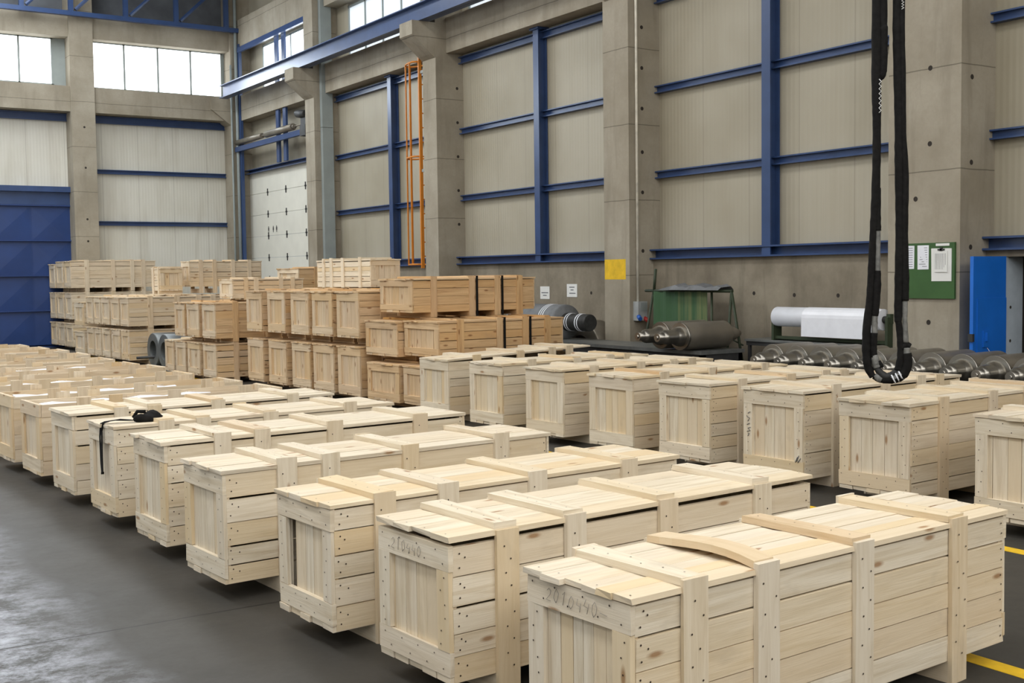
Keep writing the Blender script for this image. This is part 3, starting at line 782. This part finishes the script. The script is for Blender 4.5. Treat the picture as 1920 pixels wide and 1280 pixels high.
GD = 'crates of the two-high stack'
DL = ['leftmost', 'second', 'third', 'fourth', 'rightmost']
PD = (.36, 1.06, 1.55, 1.85)
for i, (y, w) in enumerate([(18.18, .60), (17.32, .63), (16.48, .61), (15.71, .65), (14.90, .67)]):
    crate(8.4, y, 2.25, w, .10, .80, .10, posts=PD, pw=.1, ns=6, ne=5, tone=.6, endtone=.40, label='%s crate of the lower tier in the two-high stack of five' % DL[i], group=GD, seed=100+i)
    crate(8.4, y+.02, 2.25, w-.01, .945, 1.60, .087, posts=PD, pw=.1, ns=6, ne=5, tone=.6, endtone=.38, label='%s crate of the upper tier in the two-high stack of five' % DL[i], group=GD, seed=110+i)
GE = 'crates of the stack beside the steel sleeves'
PE = (.33, .9, 1.4, 1.85)
EL = ['right hand', 'middle', 'left hand', 'farthest left']
for i, (y, w) in enumerate([(19.45, .57), (20.19, .56), (20.87, .47), (21.45, .44)]):
    crate(8.1, y, 2.25, w, .10, .67, .10, posts=PE, pw=.1, ns=5, ne=4, tone=.45 if i < 3 else .12, endtone=.32, label='%s crate of the lower tier beside the grey steel sleeves' % EL[i], group=GE, seed=120+i)
    if i < 3: crate(8.1, y, 2.25, w, .79, 1.385, .062, posts=PE, pw=.1, ns=5, ne=4, tone=.62, endtone=.32, label='%s crate of the upper tier beside the grey steel sleeves' % EL[i], group=GE, seed=126+i)
GF = 'crates of the pale stack behind the steel sleeves'
FLB = ['nearest', 'second', 'third', 'fourth', 'farthest']
PF = (.42, 1.02, 1.52, 1.85)
for i, (y, w) in enumerate([(25.08, .52), (25.70, .54), (26.36, .54), (26.98, .46), (27.50, .5)]):
    crate(8.5, y, 2.3, w, .10, .727, .10, posts=PF, pw=.12, ns=5, ne=4, tone=.27, endtone=.25, label='%s crate of the lower tier in the pale stack behind the sleeves' % FLB[i], group=GF, seed=140+i)
    crate(8.5, y, 2.3, w, .835, 1.43, .05, posts=PF, pw=.12, ns=6, ne=4, tone=.27, endtone=.25, label='%s crate of the upper tier in the pale stack behind the sleeves' % FLB[i], group=GF, seed=146+i)
GM = 'small two-high pair before the three-high stack'
crate(8.5, 28.24, 2.2, .70, .09, .60, .09, posts=PE, pw=.1, ns=4, ne=4, tone=.2, endtone=.15, label='small crate at the bottom of the pair before the three-high stack', group=GM, seed=160)
crate(8.5, 28.24, 2.2, .70, .74, 1.29, .082, posts=PE, pw=.1, ns=5, ne=4, tone=.2, endtone=.15, label='small crate on top of the pair before the three-high stack', group=GM, seed=161)
GG = 'crates of the three-high stack beside the blue door'
PG = (.36, 1.05, 1.56, 1.86)
TL = ['bottom', 'middle', 'top']; GL = ['nearest', 'second', 'farthest']
for j, (zb, zt, leg) in enumerate([(.10, .69, .10), (.82, 1.49, .072), (1.635, 2.315, .087)]):
    for i, (y, w) in enumerate([(31.36, .56), (32.08, .58), (32.82, .5)]):
        if j == 2 and i == 2: zt -= .06
        crate(9.15, y, 2.25, w, zb, zt, leg, posts=PG, pw=.11, ns=6, ne=4, tone=.22, endtone=.15, label='%s crate on the %s tier of three-high stack by blue door' % (GL[i], TL[j]), group=GG, seed=170+j*5+i)
# odd crates on top of the stacks
GT = 'odd crates lying on top of the stacks'
def rcrate(x, y, L, W, **k):                       # turned a quarter: its end faces the camera
    return crate(x+W, y, L, W, rot=1, **k)
crate(10.05, 25.5, 1.75, .5, 1.66, 2.21, .15, posts=(.22, .55, 1.0, 1.4), pw=.09, ns=5, ne=4, tone=.25, endtone=.2, label='long pale crate on the far stack, in front of the white sectional door', group=GT, seed=201)
rcrate(9.35, 25.42, .55, .50, zb=1.58, zt=2.06, leg=.07, posts=(.06, .38), pw=.08, ns=4, ne=5, tone=.2, endtone=.22, label='small crate with square end facing us on the far stack', group=GT, seed=202)
crate(10.95, 25.35, 1.2, .8, .10, .72, .10, posts=(.2, .8), pw=.1, ns=4, ne=4, tone=.5, label='lower brown crate in shade behind the pale stack', group=GT, seed=203)
crate(10.95, 25.35, 1.2, .8, .84, 1.45, .07, posts=(.2, .8), pw=.1, ns=4, ne=4, tone=.5, label='upper brown crate in shade behind the pale stack', group=GT, seed=204)
crate(8.72, 20.10, 1.42, .58, 1.47, 1.80, .03, posts=(.22, .42, .92, 1.16), pw=.085, ns=4, ne=5, tone=.2, endtone=.05, label='low pale crate lying on the stack beside the steel sleeves', group=GT, seed=205)
rcrate(9.6, 16.62, 1.86, .56, zb=1.672, zt=2.10, leg=.012, posts=(.29, .87, 1.28, 1.55), pw=.085, ns=5, ne=6, tone=.02, endtone=.18, label='whitish crate turned end-on atop the two-high stack, below the ladder', group=GT, seed=206)
crate(10.72, 21.45, 1.3, .95, 1.60, 2.0, .09, posts=(.35, .8), pw=.09, ns=4, ne=5, tone=.62, endtone=.25, lid=True, label='brown crate behind the whitish turned crate, before the white door', group=GT, seed=207)

crate(10.72, 21.45, 1.2, .95, .10, .74, .10, posts=(.3, .75), pw=.09, ns=4, ne=5, tone=.5, label='lower shaded crate under the brown crate before the white door', group=GT, seed=208)
crate(10.72, 21.45, 1.2, .95, .86, 1.46, .065, posts=(.3, .75), pw=.09, ns=4, ne=5, tone=.5, label='upper shaded crate under the brown crate before the white door', group=GT, seed=209)

# ------------------------------------------------------------------ black pouch with strap on the sixth crate
ZT = .745+.024
pouch = thing('camera_pouch', 'black pouch with long strap lying on a pine crate lid', 'pouch', cw(2.98, 8.72, ZT+.004), A0)
import bmesh
bm = bmesh.new(); bmesh.ops.create_icosphere(bm, subdivisions=3, radius=1)
for v in bm.verts:
    x, y, z = v.co
    z = max(z, -.35)
    v.co = (x*.115*(1+.12*math.sin(4*y)), y*.07*(1+.15*math.sin(3*x)), (z+.35)*.052*(1+.25*math.sin(5*x+2*y)))
me = bpy.data.meshes.new('pouch_body'); bm.to_mesh(me); bm.free(); me.materials.append(BLACK)
for p_ in me.polygons: p_.use_smooth = True
o = bpy.data.objects.new('pouch_body', me); C.objects.link(o); o.parent = pouch; o.location = (.12, .02, 0)
m = MB(); m.tube([(.02, .09, .03), (.04, .06, .075), (.10, .05, .07)], .014, 8); m.obj('pouch_flap', BLACK, pouch)
def ribbon(m, pts, w, th=.003):
    pts = [Vector(p) for p in pts]
    for a, b_ in zip(pts[:-1], pts[1:]):
        t_ = (b_-a).normalized(); s_ = t_.cross(Vector((0, 0, 1)))
        if s_.length < .2: s_ = Vector((0, 1, 0))
        s_.normalize(); n_ = s_.cross(t_).normalized(); b0 = len(m.v)
        for p in (a, b_+t_*.002):
            for sx, sn in ((-1, -1), (1, -1), (1, 1), (-1, 1)): m.v.append(list(p + s_*(w/2*sx) + n_*(th*sn)))
        for q in ((0, 1, 5, 4), (1, 2, 6, 5), (2, 3, 7, 6), (3, 0, 4, 7), (0, 3, 2, 1), (4, 5, 6, 7)): m.face([b0+i for i in q])
m = MB(); ribbon(m, [(.05, .02, .012), (-.02, -.0, .02), (-.10, .03, .03), (-.17, .05, .022), (-.215, .07, .006), (-.225, .08, -.05), (-.226, .085, -.2), (-.227, .085, -.36), (-.226, .09, -.375)], .022)
m.obj('strap', BLACK, pouch)
m = MB(); ribbon(m, [(.05, .04, .012), (-.03, .05, .015), (-.12, .09, .02), (-.19, .115, .012), (-.218, .12, .0), (-.226, .125, -.1), (-.227, .112, -.3), (-.226, .10, -.372)], .02)
m.obj('strap', BLACK, pouch)

# ------------------------------------------------------------------ steel sleeves by the pale stack
for i, (x, y) in enumerate(((8.75, 24.35), (8.72, 23.62))):
    s_ = MB(); k = 40
    s_.lathe([(0, .19), (0, .34), (.02, .355), (.62, .355), (.62, .19), (0, .19)], 'x', (0, 0, .355), k)
    o = s_.obj('steel_sleeve', SLEEVE, None, cw(x, y, 0)); o.rotation_euler = (0, 0, A0)
    tag(o, ('grey steel sleeve lying against the pale stack of crates' if i == 0 else 'grey steel sleeve nearest the lower crates of the next stack'), 'steel sleeve', 'pair of grey steel sleeves')
m = MB(); m.tube([cw(8.40, 24.35, .196), cw(9.5, 24.35, .196)], .03, 10)
tag(m.obj('steel_bar', DARK_STEEL), 'dark steel bar sticking out of the grey sleeve nearest the pale stack', 'bar')
for i, yy in enumerate((24.62, 23.3)):
    pass

# ------------------------------------------------------------------ turned rollers
def roller_meshes():
    m = MB(); m.lathe([(.0, .0), (.0, .022), (.015, .022), (.015, .055), (.09, .058), (.10, .07), (.125, .088), (.145, .094), (.27, .095), (.285, .105), (.33, .128), (.36, .132)], 'x', (0, 0, 0), 28)
    j = m.mesh('journal', [STEEL])
    m = MB(); m.lathe([(.36, .13), (.36, .181), (.37, .185), (.385, .185)], 'x', (0, 0, 0), 40); f = m.mesh('flange', [STEEL])
    m = MB(); m.lathe([(.385, .184), (1.06, .184), (1.075, .175), (1.075, .1)], 'x', (0, 0, 0), 40); b_ = m.mesh('barrel', [DULL_STEEL])
    m = MB(); m.lathe([(1.075, .11), (1.10, .105), (1.22, .095), (1.33, .04), (1.33, 0)], 'x', (0, 0, 0), 28); t_ = m.mesh('tail', [DULL_STEEL])
    return (('journal', j), ('flange', f), ('barrel', b_), ('tail', t_))
RM = roller_meshes()
def roller(x, y, z, label, group, rz=A0, s=1.0):
    r = thing('steel_roller', label, 'roller', cw(x, y, z), rz, group); r.scale = (1.25 if s > 1 else 1, s, s)
    for n, me in RM:
        o = bpy.data.objects.new(n, me); C.objects.link(o); o.parent = r
    return r
GR = 'row of turned steel rollers behind the right row of crates'
RL = ['farthest', 'second', 'third', 'fourth', 'fifth', 'sixth', 'seventh', 'eighth', 'ninth', 'tenth', 'eleventh']
for i in range(11):
    y = 9.74-i*.3735
    lab = ('turned steel roller at the far end of the row, nearest the steel bench' if i == 0 else 'turned steel roller, nearest the camera, cut by the right edge' if i == 10 else
           '%s turned steel roller counted from the bench end of the row' % RL[i])
    roller(10.99, y, .752, lab, GR)
rk = thing('roller_rack', 'low dark steel rack carrying the row of rollers', 'rack', cw(11.0, 5.4, 0), A0)
for x in (.5, .95):
    m = MB(); m.box(x-.06, x+.06, 0, 4.6, .42, .566); m.obj('rail', DARK_STEEL, rk)
    for y in (.15, 1.5, 2.9, 4.2):
        m = MB(); m.box(x-.05, x+.05, y-.05, y+.05, 0, .42); m.obj('leg', DARK_STEEL, rk)

# bench with two rollers, a strapped shaft and a carton
bn = thing('steel_bench', 'long dark steel bench along the concrete wall carrying rollers', 'bench', (11.0, 12.1, 0))
m = MB(); m.box(0, .82, 0, 5.4, .70, .75); m.obj('bench_top', BENCH_TOP, bn)
m = MB(); m.box(.03, .10, .02, 5.38, .52, .70); m.box(.72, .79, .02, 5.38, .52, .70); m.box(.03, .79, .02, .09, .52, .70); m.obj('apron', DARK_STEEL, bn)
for y in (.06, 1.8, 3.6, 5.3):
    for x in (.07, .75):
        m = MB(); m.box(x-.05, x+.05, y-.05, y+.05, 0, .52); m.obj('leg', DARK_STEEL, bn)
m = MB(); m.box(.1, .72, .1, 5.3, .1, .5); m.obj('lower_panel', DARK_STEEL, bn)
GBR = 'two rollers lying on the steel bench'
roller(11.16, 11.62, .955, 'dull steel roller lying on the bench, the nearer one of two', GBR, s=1.05)
roller(11.20, 12.05, .955, 'dull steel roller lying on the bench, behind the nearer one', GBR, s=1.05)
st = thing('strapped_shaft', 'grey wrapped stepped shaft with white bands on the bench', 'shaft', (11.5, 15.3, .75))
m = MB(); m.lathe([(.0, 0), (0, .13), (.02, .14), (.62, .145), (.64, .15)], 'y', (0, 0, .29), 28); m.obj('journal', RUBBER, st)
m = MB(); m.lathe([(.64, .15), (.66, .285), (.72, .29), (2.1, .29), (2.1, 0)], 'y', (0, 0, .29), 36); m.obj('wrapped_barrel', TARP, st)
for y, r in ((.18, .147), (.24, .147), (.47, .150), (.53, .150), (.98, .294), (1.04, .294), (1.10, .294), (1.9, .294), (1.96, .294)):
    m = MB(); m.lathe([(0, r-.004), (0, r), (.022, r), (.022, r-.004)], 'y', (0, y, .29), 36); m.obj('strap_band', WHITE, st)
m = MB(); m.box(11.66, 11.82, 13.5, 13.72, .75, 1.0); o = tag(m.obj('carton', BLUEBOX), 'small blue carton on the bench behind the roller journals', 'carton')
m = MB(); m.box(11.655, 11.66, 13.5, 13.55, .75, .86); m.obj('orange_panel', ORANGE, o)
rg = MB(); rg.lathe([(0, .27), (0, .5), (.02, .52), (.42, .52), (.42, .27), (0, .27)], 'x', (0, 0, .52), 48)
o = rg.obj('steel_ring', DULL_STEEL, None, (11.95, 16.2, .0)); o.rotation_euler = (0, 0, .05)
tag(o, 'large dark steel ring standing by the wall behind the yellow banded column', 'ring')

# welding screen with green curtain and folded tarpaulin
ws = thing('welding_screen', 'green curtain screen on a tubular stand by the concrete wall', 'screen', (12.0, 12.55, 0))
m = MB(); m.tube([(0, -.02, 1.56), (0, 1.95, 1.56)], .022, 8); m.obj('top_rail', FRAME_GREEN, ws)
for y, dy in ((.0, -.28), (.0, .22), (1.75, .3)):
    m = MB(); m.tube([(0, y, 1.56), (-.1 if y else .05, y+dy, 0)], .02, 8); m.obj('leg', FRAME_GREEN, ws)
m = MB(); m.tube([(0, 1.75, 1.5), (0, 1.7, 1.9)], .022, 8); m.obj('upright', FRAME_GREEN, ws)
m = MB(); m.tube([(0, .42, 1.56), (0, .42, .05)], .018, 8); m.obj('upright', FRAME_GREEN, ws)
m = MB(); m.tube([(.05, .18, .9), (.03, -.2, .78)], .012, 6); m.obj('brace', FRAME_GREEN, ws)
m = MB(); n = 24
for i in range(n):
    ya, yb = .50+1.24*i/n, .50+1.24*(i+1)/n
    xa, xb = -.015+.012*math.sin(i*1.3), -.015+.012*math.sin((i+1)*1.3)
    m.poly([(xa, ya, .35), (xb, yb, .35), (xb, yb, 1.55), (xa, ya, 1.55)], sm=True)
m.obj('curtain', CURTAIN, ws)
tp = MB(); n = 16
for i in range(n):
    f = lambda k: .045+.04*math.sin(math.pi*k/n)**.5+.022*math.sin(k*1.1+.5)+.012*math.sin(k*2.7)
    ya, yb = .12+1.35*i/n, .12+1.35*(i+1)/n
    for (x0, x1, h0, h1) in ((-.16, -.1, 0, .7), (-.1, .1, .7, 1), (.1, .16, 1, 0)):
        tp.poly([(x0, ya, f(i)*h0), (x0, yb, f(i+1)*h0), (x1, yb, f(i+1)*h1), (x1, ya, f(i)*h1)], sm=True)
tag(tp.obj('folded_tarpaulin', TARP, None, (12.0, 12.55, 1.575)), 'grey folded tarpaulin draped over the green screen rail', 'tarpaulin')

# table with a roll of white sheeting
tb = thing('metal_table', 'dark metal table against the wall behind the rollers', 'table', (11.86, 9.95, 0))
m = MB(); m.box(0, .62, 0, 2.2, .86, .89, jit=.004); m.obj('table_top', BENCH_TOP, tb)
m = MB(); m.box(.02, .05, .02, 2.18, .80, .86); m.box(.57, .6, .02, 2.18, .80, .86); m.obj('apron', DARK_STEEL, tb)
for x in (.05, .57):
    for y in (.06, 2.14):
        m = MB(); m.box(x-.02, x+.02, y-.02, y+.02, 0, .80); m.obj('leg', DARK_STEEL, tb)
rs = thing('roll_stand', 'dark green stand holding a roll of white sheeting', 'stand', (11.90, 10.02, .89))
for y in (-.32, 1.62):
    m = MB(); m.box(.0, .16, y-.02, y+.02, .0 if y > 0 else -.12, .36); m.box(.04, .12, y-.03, y+.03, .28, .40); m.obj('cheek', FRAME_GREEN, rs)
m = MB(); m.box(.03, .08, -.32, 1.62, .02, .06); m.box(.1, .15, -.32, 1.62, -.02, .02); m.obj('stretcher', FRAME_GREEN, rs)
rl = thing('sheeting_roll', 'roll of white sheeting with loose end hanging down', 'roll', (11.98, 9.8, 1.215))
m = MB(); m.lathe([(-.06, .02), (-.06, .035), (0, .035), (0, .135), (1.82, .135), (1.82, .03), (1.86, .03), (1.86, 0)], 'y', (0, 0, 0), 32); m.obj('roll', WHITE, rl)
m = MB(); m.lathe([(-.06, .0), (-.06, .045), (-.002, .045)], 'y', (0, 0, 0), 20); m.obj('core', RUBBER, rl)
m = MB(); n = 10
for i in range(n):
    def sp(k):
        a = math.pi/2 + math.pi/2*min(1, k/5)
        return (.139*math.cos(a), .139*math.sin(a)) if k <= 5 else (-.139, -.05*(k-5))
    (xa, za), (xb, zb_) = sp(i), sp(i+1)
    m.poly([(xa, .05, za), (xa, 1.25+.01*i/n, za), (xb, 1.25+.01*i/n, zb_), (xb, .05, zb_)], sm=True)
m.obj('loose_end', WHITE, rl)

# ------------------------------------------------------------------ black sling hanging from the hall crane
sl = thing('lifting_sling', 'black sleeved lifting sling hanging in a loop in front of the rollers', 'sling', (7.0, 5.7, 0))
# screen-facing direction of the loop's plane: across the hall aisle
ax = Vector((.631, -.776, 0))
def sp_(a, z): return tuple(ax*a + Vector((0, 0, z)))
def hang(pts, radii, name, mat, k=12):
    # smooth the polyline
    P = [Vector(sp_(*p)) for p in pts]; out = []; rr = []
    n = len(P)
    for i in range(n-1):
        p0, p1, p2, p3 = P[max(i-1, 0)], P[i], P[i+1], P[min(i+2, n-1)]
        for s_ in range(6):
            t_ = s_/6
            out.append(.5*((2*p1)+(-p0+p2)*t_+(2*p0-5*p1+4*p2-p3)*t_*t_+(-p0+3*p1-3*p2+p3)*t_**3)); rr.append(radii[i]*(1-t_)+radii[i+1]*t_)
    out.append(P[-1]); rr.append(radii[-1])
    R = random.Random(len(pts)); rr = [r*(1+R.uniform(-.06, .06)) for r in rr]
    m = MB(); m.tube(out, rr, k); return m.obj(name, mat, sl)
hang([(-0.082, 10.95), (-0.082, 5.5), (-0.082, 3.81), (-0.082, 3.225), (-0.078, 2.952), (-0.078, 2.64), (-0.086, 2.328), (-0.097, 2.133), (-0.109, 1.86), (-0.121, 1.626), (-0.14, 1.431), (-0.144, 1.275), (-0.133, 1.139), (-0.097, 1.057)], [0.035, 0.035, 0.035, 0.035, 0.031, 0.029, 0.031, 0.027, 0.027, 0.027, 0.031, 0.031, 0.031, 0.023], 'sleeve', BLACK)
hang([(-0.039, 10.95), (-0.039, 5.5), (-0.039, 3.81), (-0.035, 3.576), (-0.035, 3.342), (-0.043, 3.256), (-0.058, 3.225)], [0.031, 0.031, 0.031, 0.031, 0.031, 0.027, 0.012], 'sleeve', BLACK)
hang([(-0.062, 2.445), (-0.066, 2.25), (-0.066, 2.133)], [0.016, 0.021, 0.023], 'sleeve', BLACK)
hang([(-0.066, 2.152), (-0.066, 1.977), (-0.066, 1.813)], [0.019, 0.019, 0.019], 'hose', TAPE)
hang([(-0.066, 1.841), (-0.07, 1.743), (-0.078, 1.587), (-0.086, 1.509)], [0.023, 0.029, 0.029, 0.025], 'sleeve', BLACK)
hang([(-0.086, 1.525), (-0.086, 1.47), (-0.086, 1.369)], [0.021, 0.023, 0.021], 'tape_band', TAPE)
hang([(-0.09, 1.384), (-0.094, 1.275), (-0.09, 1.205)], [0.027, 0.027, 0.025], 'sleeve', BLACK)
hang([(-0.086, 1.22), (-0.078, 1.166), (-0.066, 1.127)], [0.027, 0.029, 0.027], 'tape_band', TAPE)
hang([(-0.058, 1.174), (-0.039, 1.142), (-0.035, 1.127)], [0.016, 0.019, 0.012], 'sleeve', BLACK)
hang([(0.058, 10.95), (0.058, 5.5), (0.058, 3.81), (0.062, 3.42), (0.074, 2.952), (0.078, 2.64), (0.082, 2.328), (0.086, 2.094), (0.082, 1.782), (0.078, 1.509), (0.082, 1.451), (0.094, 1.314), (0.097, 1.197), (0.082, 1.111)], [0.031, 0.031, 0.031, 0.031, 0.031, 0.031, 0.029, 0.031, 0.031, 0.029, 0.023, 0.023, 0.027, 0.031], 'sleeve', BLACK)
hang([(0.09, 10.95), (0.09, 5.5), (0.09, 3.732), (0.097, 3.342), (0.105, 2.835), (0.121, 2.523), (0.117, 2.172), (0.125, 1.782), (0.125, 1.618)], [0.023, 0.023, 0.023, 0.023, 0.023, 0.027, 0.027, 0.029, 0.027], 'sleeve', BLACK)
hang([(0.125, 1.634), (0.125, 1.47), (0.133, 1.314)], [0.021, 0.019, 0.021], 'hose', TAPE)
hang([(0.105, 1.267), (0.136, 1.295), (0.164, 1.283)], [0.023, 0.027, 0.019], 'sleeve', BLACK)
hang([(0.136, 1.275), (0.14, 1.22)], [0.027, 0.027], 'tape_band', TAPE)
hang([(0.14, 1.236), (0.144, 1.158), (0.121, 1.092), (0.074, 1.053), (0.012, 1.037), (-0.051, 1.041), (-0.09, 1.064)], [0.035, 0.037, 0.039, 0.035, 0.029, 0.023, 0.023], 'loop', BLACK)
hang([(-0.082, 1.072), (-0.058, 1.049), (-0.035, 1.037)], [0.025, 0.029, 0.025], 'tape_band', TAPE)
hang([(-0.074, 1.127), (-0.039, 1.084), (0.0, 1.061), (0.047, 1.08), (0.09, 1.119)], [0.019, 0.027, 0.029, 0.027, 0.019], 'hose', RUBBER)
hang([(0.027, 1.045), (0.07, 1.057), (0.105, 1.084)], [0.027, 0.037, 0.035], 'tape_band', TAPE)
for i, (a, z) in enumerate(((0.047, 1.049), (0.074, 1.061), (0.097, 1.076))):
    m = MB(); c0 = Vector(sp_(a, z)); d_ = Vector(sp_(.8, .38)) - Vector(sp_(0, 0)); d_.normalize()
    m.tube([c0-d_*.005, c0+d_*.005], .041, 14); m.obj('white_ring', WHITE, sl)
# scrawl on the sleeve
w = MB()
vv = Vector((-.776, -.631, 0))
for (a0, z0, z1) in ((-0.055, 3.225, 2.983), (0.097, 3.849, 3.712)):
    n = 14
    w.tube([tuple(Vector(sp_(a0+.008*(1 if i % 2 else -1), z0+(z1-z0)*i/n)) + vv*.034) for i in range(n+1)], .003, 5)
w.obj('handwriting', PAPER, sl)
